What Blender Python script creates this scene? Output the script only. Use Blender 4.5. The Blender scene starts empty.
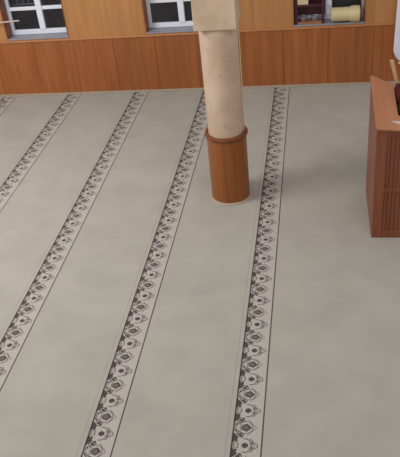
import bpy, bmesh, math, random
from mathutils import Vector, Matrix
random.seed(4)
SC = bpy.context.scene
C = SC.collection
PI = math.pi

# ------------------------------------------------------------------ helpers
def add_box(bm, x0, x1, y0, y1, z0, z1, bev=0.0, seg=2):
    t = bmesh.new()
    bmesh.ops.create_cube(t, size=1.0)
    for v in t.verts:
        v.co = Vector(((x0+x1)/2+v.co.x*(x1-x0), (y0+y1)/2+v.co.y*(y1-y0), (z0+z1)/2+v.co.z*(z1-z0)))
    if bev > 0:
        bmesh.ops.bevel(t, geom=t.edges[:], offset=bev, segments=seg, affect='EDGES', profile=0.5)
    merge(bm, t)

def merge(bm, t, mat=None):
    if mat is not None:
        bmesh.ops.transform(t, matrix=mat, verts=t.verts)
    me = bpy.data.meshes.new('tmp')
    t.to_mesh(me); t.free()
    bm.from_mesh(me); bpy.data.meshes.remove(me)

def add_lathe(bm, prof, cx, cy, n=64, axis='Z', cz=0.0):
    """prof: list of (radius, height). closed when radius 0 at ends."""
    rings = []
    for r, h in prof:
        ring = []
        k = 1 if r < 1e-6 else n
        for i in range(k):
            a = 2*PI*i/n
            if axis == 'Z':
                co = (cx+r*math.cos(a), cy+r*math.sin(a), cz+h)
            else:  # X axis
                co = (cx+h, cy+r*math.cos(a), cz+r*math.sin(a))
            ring.append(bm.verts.new(co))
        rings.append(ring)
    for a, b in zip(rings, rings[1:]):
        for i in range(n):
            j = (i+1) % n
            if len(a) == 1 and len(b) == 1: continue
            if len(a) == 1: bm.faces.new((a[0], b[j], b[i]))
            elif len(b) == 1: bm.faces.new((a[i], a[j], b[0]))
            else: bm.faces.new((a[i], a[j], b[j], b[i]))
    bmesh.ops.recalc_face_normals(bm, faces=bm.faces)

def add_tube(bm, pts, r, n=10, r2=None):
    pts = [Vector(p) for p in pts]
    rings = []
    for i, p in enumerate(pts):
        d = (pts[min(i+1, len(pts)-1)] - pts[max(i-1, 0)]).normalized()
        up = Vector((0, 0, 1)) if abs(d.z) < .9 else Vector((1, 0, 0))
        s = d.cross(up).normalized(); t = s.cross(d)
        rr = r if r2 is None else r+(r2-r)*i/(len(pts)-1)
        rings.append([bm.verts.new(p+rr*(math.cos(2*PI*k/n)*s+math.sin(2*PI*k/n)*t)) for k in range(n)])
    for a, b in zip(rings, rings[1:]):
        for k in range(n):
            bm.faces.new((a[k], a[(k+1) % n], b[(k+1) % n], b[k]))
    bm.faces.new(rings[0][::-1]); bm.faces.new(rings[-1])
    bmesh.ops.recalc_face_normals(bm, faces=bm.faces)

def add_prism(bm, poly, zf, thick, bev=0.0):
    """polygon in plan, top height zf(x,y), given thickness"""
    t = bmesh.new()
    top = [t.verts.new((x, y, zf(x, y))) for x, y in poly]
    bot = [t.verts.new((x, y, zf(x, y)-thick)) for x, y in poly]
    t.faces.new(top); t.faces.new(bot[::-1])
    n = len(poly)
    for i in range(n):
        j = (i+1) % n
        t.faces.new((top[i], bot[i], bot[j], top[j]))
    bmesh.ops.recalc_face_normals(t, faces=t.faces)
    if bev > 0:
        bmesh.ops.bevel(t, geom=t.edges[:], offset=bev, segments=3, affect='EDGES', profile=0.5)
    merge(bm, t)

def obj(name, bm, mat, parent=None, smooth=False):
    me = bpy.data.meshes.new(name)
    bm.normal_update()
    bm.to_mesh(me); bm.free()
    me.materials.append(mat)
    if smooth:
        for p in me.polygons: p.use_smooth = True
        me.set_sharp_from_angle(angle=math.radians(40))
    o = bpy.data.objects.new(name, me)
    C.objects.link(o)
    if parent is not None:
        o.parent = parent
        o.matrix_parent_inverse = Matrix.Translation(parent.location).inverted()
    return o

def box_obj(name, dims, mat, parent=None, bev=0.0):
    bm = bmesh.new(); add_box(bm, *dims, bev=bev)
    return obj(name, bm, mat, parent)

def thing(name, label, cat, loc=(0, 0, 0), group=None):
    o = bpy.data.objects.new(name, None); C.objects.link(o)
    o.location = loc; o.empty_display_size = .1
    tag(o, label, cat, group)
    return o

def tag(o, label, cat, group=None):
    o['label'] = label; o['category'] = cat
    if group: o['group'] = group
    return o

def struct(o):
    o['kind'] = 'structure'; return o

# ------------------------------------------------------------------ materials
class NT:
    def __init__(self, name):
        self.m = bpy.data.materials.new(name); self.m.use_nodes = True
        self.t = self.m.node_tree; self.n = self.t.nodes
        self.b = self.n['Principled BSDF']
    def new(self, typ, **k):
        nd = self.n.new(typ)
        for a, v in k.items(): setattr(nd, a, v)
        return nd
    def put(self, sock, v):
        if isinstance(v, bpy.types.NodeSocket): self.t.links.new(v, sock)
        else: sock.default_value = v
    def math(self, op, a, b=0.0, c=0.0, clamp=False):
        nd = self.new('ShaderNodeMath', operation=op, use_clamp=clamp)
        for i, v in enumerate((a, b, c)): self.put(nd.inputs[i], v)
        return nd.outputs[0]
    def vmath(self, op, a, b=None, scale=None):
        nd = self.new('ShaderNodeVectorMath', operation=op)
        self.put(nd.inputs[0], a)
        if b is not None: self.put(nd.inputs[1], b)
        return nd.outputs['Value'] if op in ('LENGTH', 'DISTANCE') else nd.outputs['Vector']
    def mix(self, f, a, b, blend='MIX'):
        nd = self.new('ShaderNodeMix', data_type='RGBA', blend_type=blend)
        self.put(nd.inputs[0], f)
        for s, v in ((nd.inputs[6], a), (nd.inputs[7], b)):
            self.put(s, v if isinstance(v, bpy.types.NodeSocket) else (*v, 1) if len(v) == 3 else v)
        return nd.outputs[2]
    def ramp(self, v, a, b, lo=0.0, hi=1.0):
        nd = self.new('ShaderNodeMapRange', interpolation_type='SMOOTHSTEP')
        self.put(nd.inputs[0], v)
        for i, q in zip((1, 2, 3, 4), (a, b, lo, hi)): nd.inputs[i].default_value = q
        return nd.outputs[0]
    def noise(self, vec, scale, detail=3.0, rough=.5):
        nd = self.new('ShaderNodeTexNoise')
        self.put(nd.inputs['Vector'], vec); nd.inputs['Scale'].default_value = scale
        nd.inputs['Detail'].default_value = detail; nd.inputs['Roughness'].default_value = rough
        return nd.outputs['Fac']
    def coords(self):
        return self.new('ShaderNodeTexCoord').outputs['Object']
    def bump(self, h, strength=.2, dist=.01):
        nd = self.new('ShaderNodeBump'); nd.inputs['Strength'].default_value = strength
        nd.inputs['Distance'].default_value = dist; self.put(nd.inputs['Height'], h)
        self.t.links.new(nd.outputs[0], self.b.inputs['Normal'])
    def done(self, col, rough=.5, spec=.5):
        self.put(self.b.inputs['Base Color'], col if isinstance(col, bpy.types.NodeSocket) else (*col, 1))
        self.put(self.b.inputs['Roughness'], rough)
        self.b.inputs['Specular IOR Level'].default_value = spec
        return self.m

def lin(r, g, b):
    f = lambda c: (c/255)/12.92 if c/255 <= .04045 else ((c/255+.055)/1.055)**2.4
    return (f(r), f(g), f(b))

def plain(name, col, rough=.5, spec=.5, var=.08, scale=6.0):
    M = NT(name); co = M.coords()
    f = M.noise(co, scale, 3)
    c = M.mix(f, tuple(x*(1-var*2) for x in col), tuple(min(1, x*(1+var*2)) for x in col))
    return M.done(c, rough, spec)

def wood(name, col, dark, rough=.4, stretch=(9, 9, .7), board=None, off=0.0, knots=False, seam=.006, tint=.25, spec=.5):
    """vertical grain; optional boards across X of given width"""
    M = NT(name); co = M.coords()
    sep = M.new('ShaderNodeSeparateXYZ'); M.put(sep.inputs[0], co)
    vec = M.vmath('MULTIPLY', co, stretch)
    if board:
        q = M.math('DIVIDE', M.math('SUBTRACT', sep.outputs[0], off), board)
        cell = M.math('FLOOR', q); fr = M.math('FRACT', q)
        wn = M.new('ShaderNodeTexWhiteNoise', noise_dimensions='1D'); M.put(wn.inputs['W'], cell)
        cmb = M.new('ShaderNodeCombineXYZ'); M.put(cmb.inputs[2], M.math('MULTIPLY', wn.outputs[0], 37.0))
        vec = M.vmath('ADD', vec, cmb.outputs[0])
    n1 = M.noise(vec, 1.2, 5, .6)
    n2 = M.noise(M.vmath('MULTIPLY', vec, (4, 4, 1.2)), 2.0, 3, .6)
    f = M.math('ADD', M.math('MULTIPLY', n1, .7), M.math('MULTIPLY', n2, .3))
    f = M.ramp(f, .3, .72)
    c = M.mix(f, dark, col)
    if board:
        t = M.math('ADD', M.math('MULTIPLY', wn.outputs[0], tint), 1-tint/2)
        g = M.new('ShaderNodeCombineColor')
        for i in range(3): M.put(g.inputs[i], t)
        c = M.mix(1.0, c, g.outputs[0], 'MULTIPLY')
        e = M.math('MULTIPLY', M.math('MINIMUM', fr, M.math('SUBTRACT', 1.0, fr)), board)
        s = M.ramp(e, seam*.4, seam, 1, 0)
        c = M.mix(M.math('MULTIPLY', s, .6), c, tuple(x*.35 for x in dark))
    if knots:
        vo = M.new('ShaderNodeTexVoronoi'); M.put(vo.inputs['Vector'], M.vmath('MULTIPLY', co, (1.0, 1.0, .6)))
        vo.inputs['Scale'].default_value = 3.4
        k = M.ramp(vo.outputs['Distance'], .035, .075, 1, 0)
        c = M.mix(M.math('MULTIPLY', k, .65), c, tuple(x*.3 for x in dark))
    return M.done(c, rough, spec)

def carpet_material(x0, pitch, width, period, phase):
    M = NT('prayer_carpet'); co = M.coords()
    sep = M.new('ShaderNodeSeparateXYZ'); M.put(sep.inputs[0], co)
    X, Y = sep.outputs[0], sep.outputs[1]
    row = M.math('FLOOR', M.math('DIVIDE', M.math('SUBTRACT', X, x0-.3), pitch))
    Y = M.math('SUBTRACT', Y, M.math('MULTIPLY', M.math('SINE', M.math('MULTIPLY', row, 1.9)), -.045))
    last = M.ramp(X, .10, .102, 1, 0)                       # the roll by the lectern has no border
    u = M.math('SUBTRACT', M.math('FLOORED_MODULO', M.math('SUBTRACT', X, x0-.3), pitch), .3)  # metres from the left border line
    v = M.math('PINGPONG', M.math('SUBTRACT', Y, phase), period/2)                            # 0 at large flower, period/2 at small
    cv = M.new('ShaderNodeCombineXYZ'); M.put(cv.inputs[0], u); M.put(cv.inputs[1], v)
    p = cv.outputs[0]
    H = period/2
    aa = .0022
    def dist(cu, cvv, ru=1.0, rv=1.0):
        return M.vmath('LENGTH', M.vmath('MULTIPLY', M.vmath('SUBTRACT', p, (cu, cvv, 0)), (1/ru, 1/rv, 0)))
    def disk(cu, cvv, ru, rv=None):
        rv = rv or ru
        return M.ramp(dist(cu, cvv, ru, rv), 1-aa/min(ru, rv), 1+aa/min(ru, rv), 1, 0)
    def ring(cu, cvv, ru, rv=None, th=.0035):
        rv = rv or ru; m = min(ru, rv)
        d = M.math('ABSOLUTE', M.math('SUBTRACT', dist(cu, cvv, ru, rv), 1.0))
        return M.ramp(d, (th-aa*.6)/m, (th+aa)/m, 1, 0)
    def band(val, c, half):
        d = M.math('ABSOLUTE', M.math('SUBTRACT', val, c))
        return M.ramp(d, half-aa*.6, half+aa, 1, 0)
    def mx(*a):
        r = a[0]
        for b in a[1:]: r = M.math('MAXIMUM', r, b)
        return r
    # border lines
    lines = mx(band(u, .004, .0066), band(u, width, .0058))
    # large flower: round dark heart with a point, grey centre, onion outlines
    def gate(val, g, lo, hi): return M.math('MULTIPLY', val, M.ramp(g, lo, hi))
    def diamond(cu, size, half=None, asp=1.0, cvv=0.0):
        du = M.math('ABSOLUTE', M.math('SUBTRACT', u, cu))
        dv = M.math('ABSOLUTE', M.math('SUBTRACT', v, cvv))
        dd = M.math('ADD', M.math('MULTIPLY', du, asp), dv)
        if half is None: return M.ramp(dd, size-.003, size+.003, 1, 0)
        return M.ramp(M.math('ABSOLUTE', M.math('SUBTRACT', dd, size)), half-.0015, half+.0025, 1, 0)
    heart = mx(disk(.104, 0, .036, .035), diamond(.112, .043))
    core = disk(.103, 0, .023, .022)
    out1 = gate(ring(.098, 0, .064, .062, .0034), u, .03, .05)
    petal = gate(diamond(.108, .092, .0034, 1.08), u, .115, .125)
    # small flower
    sheart = mx(disk(.106, H, .023, .024), diamond(.110, .030, None, 1.0, H), disk(.124, H-.008, .010))
    spet = mx(gate(ring(.108, H, .052, .066, .0036), u, .085, .10), gate(ring(.150, H-.040, .018, .020), u, .140, .150))
    tref = mx(ring(.185, H, .025, .024, .0036), disk(.186, H, .008, .007), ring(.166, H-.026, .014))
    # leaves and dots toward the left border
    dots = mx(disk(.060, .072, .019, .014), disk(.076, .092, .011), disk(.035, .128, .013, .015), disk(.028, .030, .007, .012))
    tri = M.math('SUBTRACT', M.math('MULTIPLY', M.math('SUBTRACT', .062, M.math('ABSOLUTE', M.math('SUBTRACT', v, .104))), .85), u)
    tri = M.ramp(tri, -.002, .003, 0, 1)
    curl = mx(ring(.040, .020, .024, .026), ring(.036, .165, .018, .016), ring(.060, .072, .030, .024))
    inside = M.math('MULTIPLY', M.ramp(u, -.001, .001), M.ramp(u, width-.001, width+.001, 1, 0))
    inside = M.math('MULTIPLY', inside, last); lines = M.math('MULTIPLY', lines, last)
    dark = M.math('MULTIPLY', mx(heart, sheart, tri, dots), inside)
    mid = M.math('MULTIPLY', mx(out1, petal, spet, tref, curl), inside)
    # pile
    n = M.noise(co, 2.2, 4, .6); n2 = M.noise(co, 160.0, 2, .6); n3 = M.noise(M.vmath('MULTIPLY', co, (1.0, .35, 1)), 5.0, 3, .6)
    base = M.mix(M.ramp(n, .3, .7), CARPET_A, CARPET_B)
    base = M.mix(M.math('MULTIPLY', M.ramp(n3, .35, .65), .35), base, CARPET_C)
    base = M.mix(M.math('MULTIPLY', M.ramp(n2, .3, .7), .12), base, tuple(x*.6 for x in CARPET_A))
    strip = M.mix(.12, CARPET_S, base)
    c = M.mix(inside, base, strip)
    seam = M.math('MULTIPLY', M.math('MULTIPLY', band(u, -.042, .006), last), .22)
    c = M.mix(seam, c, tuple(x*.45 for x in CARPET_A))
    c = M.mix(M.math('MULTIPLY', mid, .85), c, CARPET_M)
    hc = M.mix(core, CARPET_D, CARPET_G)
    c = M.mix(M.math('MULTIPLY', dark, .92), c, hc)
    c = M.mix(M.math('MULTIPLY', lines, .9), c, CARPET_L)
    M.bump(n2, .25, .004)
    M.b.inputs['Sheen Weight'].default_value = .15
    return M.done(c, .95, .1)

CARPET_A = (.330, .317, .290)
CARPET_B = (.378, .363, .334)
CARPET_C = (.356, .348, .308)
CARPET_S = (.392, .374, .355)
CARPET_D = (.038, .028, .028)
CARPET_G = (.110, .092, .088)
CARPET_M = (.072, .058, .056)
CARPET_L = (.034, .026, .025)

M_carpet = carpet_material(-.6632, 1.2, .2428, .3555, -5.985)
M_upper = wood('honey_wood_wall', (.50, .235, .085), (.37, .165, .055), .45, (6, 6, .5), .62, -.34, tint=.14, seam=.004)
M_wains = wood('brown_wood_panelling', (.38, .125, .033), (.25, .075, .018), .42, (7, 7, .5), .70, -.5, knots=True, tint=.22, seam=.010)
M_trimw = wood('ledge_wood', (.50, .22, .085), (.38, .15, .05), .4, (1, 9, 9))
M_reveal = wood('reveal_wood', (.30, .10, .035), (.20, .06, .02), .45, (7, 7, .6))
M_skirt = plain('pale_skirting', (.37, .31, .24), .5, var=.06)
M_white = plain('white_plastic_frame', (.74, .78, .90), .35, var=.02)
M_sill = plain('grey_sill', (.26, .265, .31), .4, var=.06)
M_collar = wood('pillar_wood', (.30, .098, .018), (.20, .058, .010), .38, (8, 8, .6), knots=True)
M_collar_dark = wood('pillar_rim_wood', (.19, .054, .016), (.13, .035, .010), .3, (3, 3, 3))
M_lect = wood('red_brown_wood', (.24, .074, .032), (.165, .047, .019), .4, (9, 9, .8))
M_lect_side = M_lect
M_board = wood('polished_brown_board', (.38, .155, .070), (.30, .115, .050), .33, (7, 1.0, 7))
M_outside = plain('dark_backing', (.085, .083, .095), .9, .1)
M_pane_lines = plain('pale_pane_lines', (.30, .32, .38), .5)
M_maroon = plain('maroon_lacquer', (.060, .012, .020), .35, var=.15)
M_cream = plain('cream_plastic', (.56, .47, .26), .45, var=.03)
M_creampaper = plain('cream_paper', (.60, .48, .28), .7, var=.05)
M_black = plain('black_fabric', (.012, .012, .014), .6)
M_steel = plain('grey_metal', (.22, .22, .25), .22, var=.1)
M_steel.node_tree.nodes['Principled BSDF'].inputs['Metallic'].default_value = .7
M_bowl = plain('grey_glaze', (.20, .205, .25), .12)
M_cloth = plain('white_cotton', (.66, .66, .74), .8, .1, var=.04)
M_hem = plain('cream_hem', (.62, .52, .30), .8, .1)
M_red = plain('dark_red_velvet', (.065, .008, .009), .7, .2, var=.2)
M_pale = wood('pale_wood', (.55, .36, .20), (.45, .27, .14), .45, (8, 8, 1))
M_rod = plain('pale_pink_metal', (.50, .40, .38), .4)
M_cable = plain('pale_cable', (.58, .46, .30), .5)

def stone_material():
    M = NT('beige_marbled_stone'); co = M.coords()
    n = M.noise(co, 3.0, 5, .6); n2 = M.noise(M.vmath('MULTIPLY', co, (1, 1, .4)), 7.0, 4, .65)
    c = M.mix(M.ramp(n, .3, .7), (.47, .34, .245), (.58, .45, .345))
    c = M.mix(M.math('MULTIPLY', M.ramp(n2, .56, .72), .35), c, (.60, .34, .24))
    vo = M.noise(co, 16.0, 2, .5)
    c = M.mix(M.math('MULTIPLY', M.ramp(vo, .66, .74), .4), c, (.30, .20, .14))
    return M.done(c, .4, .4)
M_stone = stone_material()

def glass_material():
    m = bpy.data.materials.new('window_glass'); m.use_nodes = True
    t = m.node_tree; t.nodes.clear()
    o = t.nodes.new('ShaderNodeOutputMaterial'); mx = t.nodes.new('ShaderNodeMixShader')
    tr = t.nodes.new('ShaderNodeBsdfTransparent'); tr.inputs[0].default_value = (.75, .77, .8, 1)
    gl = t.nodes.new('ShaderNodeBsdfGlossy'); gl.inputs['Roughness'].default_value = .06
    lw = t.nodes.new('ShaderNodeFresnel'); lw.inputs[0].default_value = 1.35
    t.links.new(lw.outputs[0], mx.inputs[0]); t.links.new(tr.outputs[0], mx.inputs[1]); t.links.new(gl.outputs[0], mx.inputs[2])
    t.links.new(mx.outputs[0], o.inputs[0])
    return m
M_glass = glass_material()

# ------------------------------------------------------------------ setting
XL, XR, YF = -9.0, 4.2, -13.0
ZT = 3.4
struct(box_obj('floor', (XL, XR, YF, .30, -.15, -.012), plain('screed', (.25, .24, .22), .9)))
cp = box_obj('carpet', (XL, XR, YF, -.022, -.012, 0.0), M_carpet)
tag(cp, 'pale grey fitted prayer carpet with dark floral border stripes', 'carpet')

WINS = [(-5.125, -4.04), (-2.722, -1.63), (-.342, .760)]
ZS, ZW = 1.00, 2.55
bm = bmesh.new()
add_box(bm, XL, XR, 0, .38, -.012, ZS)
add_box(bm, XL, XR, 0, .38, ZW, ZT)
xs = [XL]+[x for w in WINS for x in w]+[XR]
for i in range(0, len(xs), 2):
    add_box(bm, xs[i], xs[i+1], 0, .38, ZS, ZW)
struct(obj('wall_back', bm, M_upper))
struct(box_obj('trim_1', (XL, XR, -.018, 0, 0.0, .962), M_wains))                      # wainscot
struct(box_obj('trim_2', (XL, XR, -.034, 0, .962, .990), M_trimw, bev=.006))           # ledge
struct(box_obj('baseboard_back', (XL, XR, -.030, -.018, 0.0, .045), M_skirt, bev=.004))
struct(box_obj('dark_backing_wall', (XL, XR, 2.4, 2.6, -1.0, 6.0), M_outside))  # dark wall added behind the glass so the panes look dark
# wooden linings of the openings
k = 3
for x0, x1 in WINS:
    bm = bmesh.new()
    add_box(bm, x0-.0, x0+.014, -.008, .30, ZS, ZW)
    add_box(bm, x1-.014, x1, -.008, .30, ZS, ZW)
    add_box(bm, x0+.014, x1-.014, -.008, .30, ZW-.014, ZW)
    struct(obj('trim_%d' % k, bm, M_reveal)); k += 1

# ------------------------------------------------------------------ windows
def window(idx, x0, x1, pane_lines):
    a, b = x0+.014, x1-.014
    y0, y1 = .205, .265
    zb, zt, zm = 1.024, ZW-.014, 1.456
    xm = (x0+x1)/2 + {1: .045, 2: .035, 3: 0}[idx]
    bm = bmesh.new()
    s = .060
    add_box(bm, a, a+s, y0, y1, zb, zt, .006)
    add_box(bm, b-s, b, y0, y1, zb, zt, .006)
    add_box(bm, a+s-.004, b-s+.004, y0+.002, y1-.002, zb, zb+.080, .006)
    add_box(bm, a+s-.004, b-s+.004, y0+.002, y1-.002, zt-.055, zt, .006)
    add_box(bm, xm-.050, xm+.050, y0-.012, y1, zb+.075, zt-.05, .006)
    fr = struct(obj('window_%d' % idx, bm, M_white))
    bm = bmesh.new()
    add_box(bm, a+s-.003, xm-.047, y0+.004, y1-.004, zm-.028, zm+.028, .005)
    add_box(bm, xm+.047, b-s+.003, y0+.004, y1-.004, zm-.028, zm+.028, .005)
    obj('crossbar', bm, M_white, fr)
    for xa, xb in ((a+s, xm-.05), (xm+.05, b-s)):
        for za, zc in ((zb+.078, zm-.028), (zm+.028, zt-.053)):
            box_obj('pane', (xa-.004, xb+.004, y0+.027, y0+.033, za-.004, zc+.004), M_glass, fr)
    box_obj('window_sill', (x0+.001, x1-.001, -.010, .375, ZS, 1.022), M_sill, fr, bev=.004)
    if pane_lines:  # pale bars added to imitate reflection-like bright lines in the pane
        bm = bmesh.new()
        for q in range(4):
            x = a+.13+q*.10
            add_tube(bm, [(x, .42, zm+.02), (x, .42, zt)], .009)
        add_tube(bm, [(a, .42, zm+.02), (xm, .42, zm+.02)], .010)
        for x in (a, xm):
            add_tube(bm, [(x, .42, zm+.02), (x, .262, zm+.02)], .010)
        g = obj('pane_lines', bm, M_pane_lines, fr, True); g['label'] = 'added pale bars for bright lines in the glass'
    return fr
window(1, *WINS[0], True)
window(2, *WINS[1], False)
window(3, *WINS[2], False)

# rod in front of the left window
t = thing('rod', 'thin pale rod sticking out across the lower left window pane', 'rod', (-5.36, -.02, 1.34))
bm = bmesh.new(); add_box(bm, -5.40, -5.33, -.020, 0, 1.27, 1.41, .006); obj('wall_plate', bm, M_rod, t)
bm = bmesh.new(); add_tube(bm, [(-5.365, -.018, 1.34), (-5.34, -.08, 1.335), (-5.25, -.09, 1.332), (-4.80, -.09, 1.352)], .013, 12)
obj('arm', bm, M_rod, t, True)

# ------------------------------------------------------------------ pillar
PX, PY = -1.05, -3.40
pl = thing('pillar', 'round beige stone pillar with square top and brown wooden collar', 'pillar', (PX, PY, 0))
bm = bmesh.new()
add_lathe(bm, [(0, .0), (.211, .0), (.211, .9), (.213, 1.6), (.214, 2.18), (.214, 2.195), (0, 2.195)], PX, PY)
obj('shaft', bm, M_stone, pl, True)
bm = bmesh.new(); add_box(bm, PX-.228, PX+.232, PY-.235, PY+.235, 2.180, 3.4, .008)
obj('capital', bm, M_stone, pl)
bm = bmesh.new()
add_lathe(bm, [(.2115, .006), (.236, .006), (.238, .012), (.238, .862), (.2115, .862), (.2115, .006)], PX, PY)
col = obj('wooden_collar', bm, M_collar, pl, True)
bm = bmesh.new()
add_lathe(bm, [(.2115, .850), (.243, .850), (.257, .858), (.262, .872), (.257, .888), (.242, .896), (.2115, .896), (.2115, .850)], PX, PY)
rm = obj('rim', bm, M_collar_dark, col, True); rm['label'] = 'dark rounded wooden rim'
bm = bmesh.new()
add_lathe(bm, [(.2115, .0), (.268, .0), (.270, .006), (.264, .016), (.250, .019), (.2115, .019), (.2115, .0)], PX, PY)
br = obj('base_ring', bm, M_skirt, pl, True); br['label'] = 'pale ring at the foot'

bm = bmesh.new()
a = math.radians(2)
def on(r, z, ang=a): return (PX+r*math.cos(ang), PY+r*math.sin(ang), z)
add_tube(bm, [on(.223, 2.176), on(.226, 1.9), on(.223, 1.7), on(.225, 1.4), on(.221, 1.15), on(.219, .902)], .0065, 8)
tag(obj('cable', bm, M_cable, None, True), 'thin pale cable running down the right side of the pillar', 'cable')

# ------------------------------------------------------------------ lectern (preacher's chair), open at the back
LX, LY0, LY1 = .615, -4.345, -3.325
LR = 1.46
zf = lambda x, y: 1.350+(y+4.35)*.155/1.03
lc = thing('lectern', 'tall red-brown wooden lectern with ribbed front and wide sloping top rim', 'lectern', (LX, LY0, 0))
def side(x0, x1):
    bm = bmesh.new()
    add_prism(bm, [(x0, LY0+.04), (x1, LY0+.04), (x1, LY1), (x0, LY1)], lambda x, y: zf(x, y)-.034, 1.0)
    # stretch the lower verts to the floor
    lo = sorted(bm.verts, key=lambda v: v.co.z)[:4]
    for v in lo: v.co.z = 0.0
    return obj('side_panel', bm, M_lect, lc)
side(LX, LX+.04)
side(LR-.04, LR)
bm = bmesh.new()
add_box(bm, LX+.002, LX+.107, LY0, LY0+.042, 0, 1.312, .004)
obj('stile', bm, M_lect, lc)
bm = bmesh.new(); add_box(bm, LR-.107, LR-.002, LY0, LY0+.042, 0, 1.312, .004); obj('stile', bm, M_lect, lc)
for z0, z1 in ((0, .09), (.585, .640), (1.255, 1.312)):
    bm = bmesh.new(); add_box(bm, LX+.105, LR-.105, LY0+.002, LY0+.040, z0, z1, .004); obj('rail', bm, M_lect, lc)
for z0, z1 in ((.088, .587), (.638, 1.257)):
    bm = bmesh.new()
    add_box(bm, LX+.105, LR-.105, LY0+.019, LY0+.040, z0, z1)
    n = 15; w = (LR-LX-.21)/n
    for i in range(n):
        x = LX+.105+i*w
        add_box(bm, x+.003, x+w-.003, LY0+.010, LY0+.030, z0, z1, .006)
    obj('ribbed_panel', bm, M_lect, lc)
# interior floor / seat platform
box_obj('seat', (LX+.04, LR-.04, LY0+.04, LY1-.03, 1.02, 1.05), M_lect, lc)
bm = bmesh.new()
cornr = [(LX-.012+.05*(1-math.cos(t)), -4.362+.05*(1-math.sin(t))) for t in [i*PI/2/6 for i in range(7)]]
poly = [(LX-.012, LY1), ] + cornr + [(LX+.25, -4.385), (LR-.25, -4.385), (LR+.012, -4.345), (LR+.012, LY1), (LR-.24, -3.54), (LR-.24, -4.13), (LR-.32, -4.22), (.95, -4.22), (.838, -4.13), (.838, -3.54)]
add_prism(bm, poly, zf, .034, .010)
ob = obj('top_rim', bm, M_board, lc); ob['label'] = 'lighter polished sloping rim'

# dark red cushion standing in the well of the lectern
cu = thing('cushion', 'dark red cushion with its shaded front in black in the seat of the wooden lectern', 'cushion', (1.02, -3.8, 1.05))
bm = bmesh.new(); add_box(bm, .846, 1.20, -3.86, -3.53, 1.05, 1.49, .045, 4); obj('cover', bm, M_red, cu, True)
bm = bmesh.new(); add_box(bm, .856, 1.19, -4.11, -3.845, 1.05, 1.405, .03, 3); o = obj('shaded_front', bm, M_black, cu, True); o['label'] = 'cushion front in shade, coloured black'  # black colour stands in for shade on the cushion's front

# folding pale wooden book stand behind the cushion (mostly out of frame)
st = thing('book_stand', 'pale wooden book stand leaning up behind the red cushion', 'book stand', (.93, -3.47, 1.05))
for s in (0, 1):
    bm = bmesh.new()
    add_prism(bm, [(0, -.013), (.032, -.013), (.032, .013), (0, .013)], lambda x, y: 0, .70, .004)
    x, y = .885, -3.47
    for v in bm.verts:
        h = v.co.z+.70
        wdn = 1.0+.35*max(0, (h-.5)/.2)
        if s == 0: v.co = Vector((x+.105-.15*h/.7*1.2+(v.co.x-.016)*wdn, y+v.co.y+.0, 1.05+h*.95))
        else: v.co = Vector((x-.01+.27*h/.7+(v.co.x-.016)*wdn, y+.03+v.co.y, 1.05+h*.90))
    obj('leg', bm, M_pale, st)

# white paper on the front of the rim
bm = bmesh.new()
pz = lambda x, y: zf(x, y)+.0125
add_prism(bm, [(.762, -4.255), (.86, -4.325), (1.0, -4.32), (1.0, -4.275), (.88, -4.262)], pz, .012)
tag(obj('paper', bm, plain('dull_white_paper', (.46, .39, .37), .7)), 'white folded paper lying on the front of the lectern rim', 'paper')

# ------------------------------------------------------------------ white robe hung on the wall at right
rb = thing('robe', 'white robe hanging beside the lectern over the brown panelling', 'robe', (1.45, -.03, 1.95))
bm = bmesh.new()
rows, cols = 24, 40
grid = []
for i in range(rows+1):
    z = 1.962-i*(1.962-.40)/rows; tt = i/rows
    half = .07+.26*min(1, tt*3)**.7+.03*tt
    for_e = []
    for j in range(cols):
        a = 2*PI*j/cols
        fold = 1+.10*math.sin(9*a+tt*2)*min(1, tt*2)
        # rounded lower corners
        h2 = half*(1-.28*max(0, (tt-.86)/.14)**2)
        for_e.append(bm.verts.new((1.555+h2*math.cos(a), -.105+.058*math.sin(a)*fold, z+(.02*math.cos(a)**2 if i == rows else 0))))
    grid.append(for_e)
for r0, r1 in zip(grid, grid[1:]):
    for j in range(cols):
        bm.faces.new((r0[j], r0[(j+1) % cols], r1[(j+1) % cols], r1[j]))
bm.faces.new(grid[0][::-1]); bm.faces.new(grid[-1])
bmesh.ops.recalc_face_normals(bm, faces=bm.faces)
obj('cloth', bm, M_cloth, rb, True)
bm = bmesh.new()
add_lathe(bm, [(0, .362), (.25, .362), (.262, .370), (.262, .401), (0, .401)], 0, 0, 40)
for v in bm.verts: v.co = Vector((1.555+v.co.x*1.03, -.105+v.co.y*.26, v.co.z))
obj('hem', bm, M_hem, rb, True)
bm = bmesh.new(); add_tube(bm, [(1.555, -.0, 1.97), (1.555, -.10, 1.965), (1.555, -.13, 2.0)], .012)
tag(obj('wall_hook', bm, M_steel, None, True), 'metal wall hook holding the white robe', 'hook')

# ------------------------------------------------------------------ things on the right window sill
SZ = 1.022
rk = thing('rack', 'dark maroon wooden rack standing on the right window sill', 'rack', (-.09, .13, SZ))
xa, xb = -.318, .145
for x in (xa, xb-.045):
    for y in (.020, .145):
        box_obj('leg', (x, x+.045, y, y+.040, SZ, 1.50), M_maroon, rk, bev=.005)
for z0, z1 in ((1.285, 1.325), (1.46, 1.495)):
    box_obj('shelf', (xa+.02, xb-.02, .026, .180, z0, z1), M_maroon, rk, bev=.004)
box_obj('back_panel', (xa+.02, xb-.02, .182, .196, SZ+.10, 1.50), M_maroon, rk, bev=.003)
box_obj('base_board', (xa+.046, xb-.046, .024, .180, SZ, SZ+.030), M_board, rk, bev=.003)['label'] = 'brown wooden base board'
b = thing('book', 'cream covered book on the maroon rack', 'book', (-.19, .10, 1.325))
box_obj('cover', (-.272, -.105, .027, .063, 1.3255, 1.45), M_creampaper, b, bev=.006)
box_obj('pages', (-.266, -.110, .063, .073, 1.328, 1.44), M_cloth, b)
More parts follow.
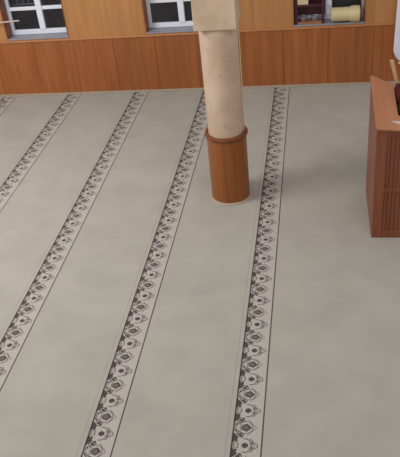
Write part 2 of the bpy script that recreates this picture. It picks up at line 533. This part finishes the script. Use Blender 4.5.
for i, (x0, x1) in enumerate(((-.262, -.10), (-.085, .085))):
    bm = bmesh.new()
    r = .05
    add_lathe(bm, [(0, 0), (r*.7, 0), (r, .03), (r*1.35, .075), (r*1.32, .078), (r*.9, .034), (0, .012)], (x0+x1)/2, .10, 32, cz=SZ+.031)
    tag(obj('bowl', bm, M_bowl, None, True), ['left grey bowl under the maroon rack shelf', 'right grey bowl under the maroon rack shelf'][i], 'bowl', 'grey bowls under the maroon rack')

cn = thing('canister', 'cream canister lying on its side on the right window sill', 'canister', (.47, .13, SZ))
bm = bmesh.new()
add_lathe(bm, [(0, .0), (.095, .0), (.106, .012), (.106, .26), (.110, .285), (.124, .310), (.124, .425), (.112, .432), (.112, .38), (0, .38)], .245, .042, 48, 'X', SZ+.124)
obj('body', bm, M_cream, cn, True)
bm = bmesh.new()
add_lathe(bm, [(0, .382), (.110, .382), (.110, .448), (.100, .455), (0, .455)], .245, .042, 48, 'X', SZ+.124)
o = obj('lid', bm, M_collar_dark, cn, True); o['label'] = 'dark brown end cap'
bm = bmesh.new()
add_box(bm, .275, .70, (.170), .196, SZ, 1.62, .012, 3)
tag(obj('bag', bm, M_black, None, True), 'flat black bag propped behind the cream canister', 'bag')

# ------------------------------------------------------------------ light: hall lamp, added fill, even ambient
w = bpy.data.worlds.new('World'); SC.world = w; w.use_nodes = True
bg = w.node_tree.nodes['Background']; bg.inputs[0].default_value = (1.0, .965, .92, 1); bg.inputs[1].default_value = .55
def lamp(name, loc, size, power, col=(1, .95, .89), target=None):
    l = bpy.data.lights.new(name, 'AREA'); l.shape = 'DISK'; l.size = size; l.energy = power; l.color = col
    o = bpy.data.objects.new(name, l); C.objects.link(o); o.location = loc
    if target:
        o.rotation_euler = (Vector(target)-Vector(loc)).to_track_quat('-Z', 'Y').to_euler()
    return o
lamp('key_or_fill_lamp', (-6.2, -5.5, 5.2), 3.2, 300, target=(-2.5, -3.0, 0))
lamp('key_or_fill_lamp', (1.2, -7.5, 6.2), 3.0, 70, target=(0, -4, 0))  # added dim fill, stands for no particular fixture

# ------------------------------------------------------------------ camera
R = (Vector((0.98601698, 0.13754517, -0.09408423)), Vector((1.9189e-05, 0.564485449, 0.825443019)), Vector((-0.16664488, 0.81390264, -0.5565896)))
cam = bpy.data.cameras.new('camera'); co = bpy.data.objects.new('camera', cam); C.objects.link(co)
r = R[0].normalized(); f = R[2].normalized(); u = r.cross(f).normalized()
m = Matrix((( r.x, u.x, -f.x, 0), (r.y, u.y, -f.y, 0), (r.z, u.z, -f.z, 0), (0, 0, 0, 1)))
co.matrix_world = Matrix.Translation((0, -10.72685, 4.488725)) @ m
cam.sensor_fit = 'VERTICAL'; cam.sensor_height = 24; cam.lens = 681.7066*24/457
cam.clip_start = .05; cam.clip_end = 100
SC.camera = co

SC.view_settings.view_transform = 'Standard'
SC.view_settings.look = 'None'
SC.view_settings.gamma = 1
SC.view_settings.use_curve_mapping = False
SC.view_settings.exposure = 0.1
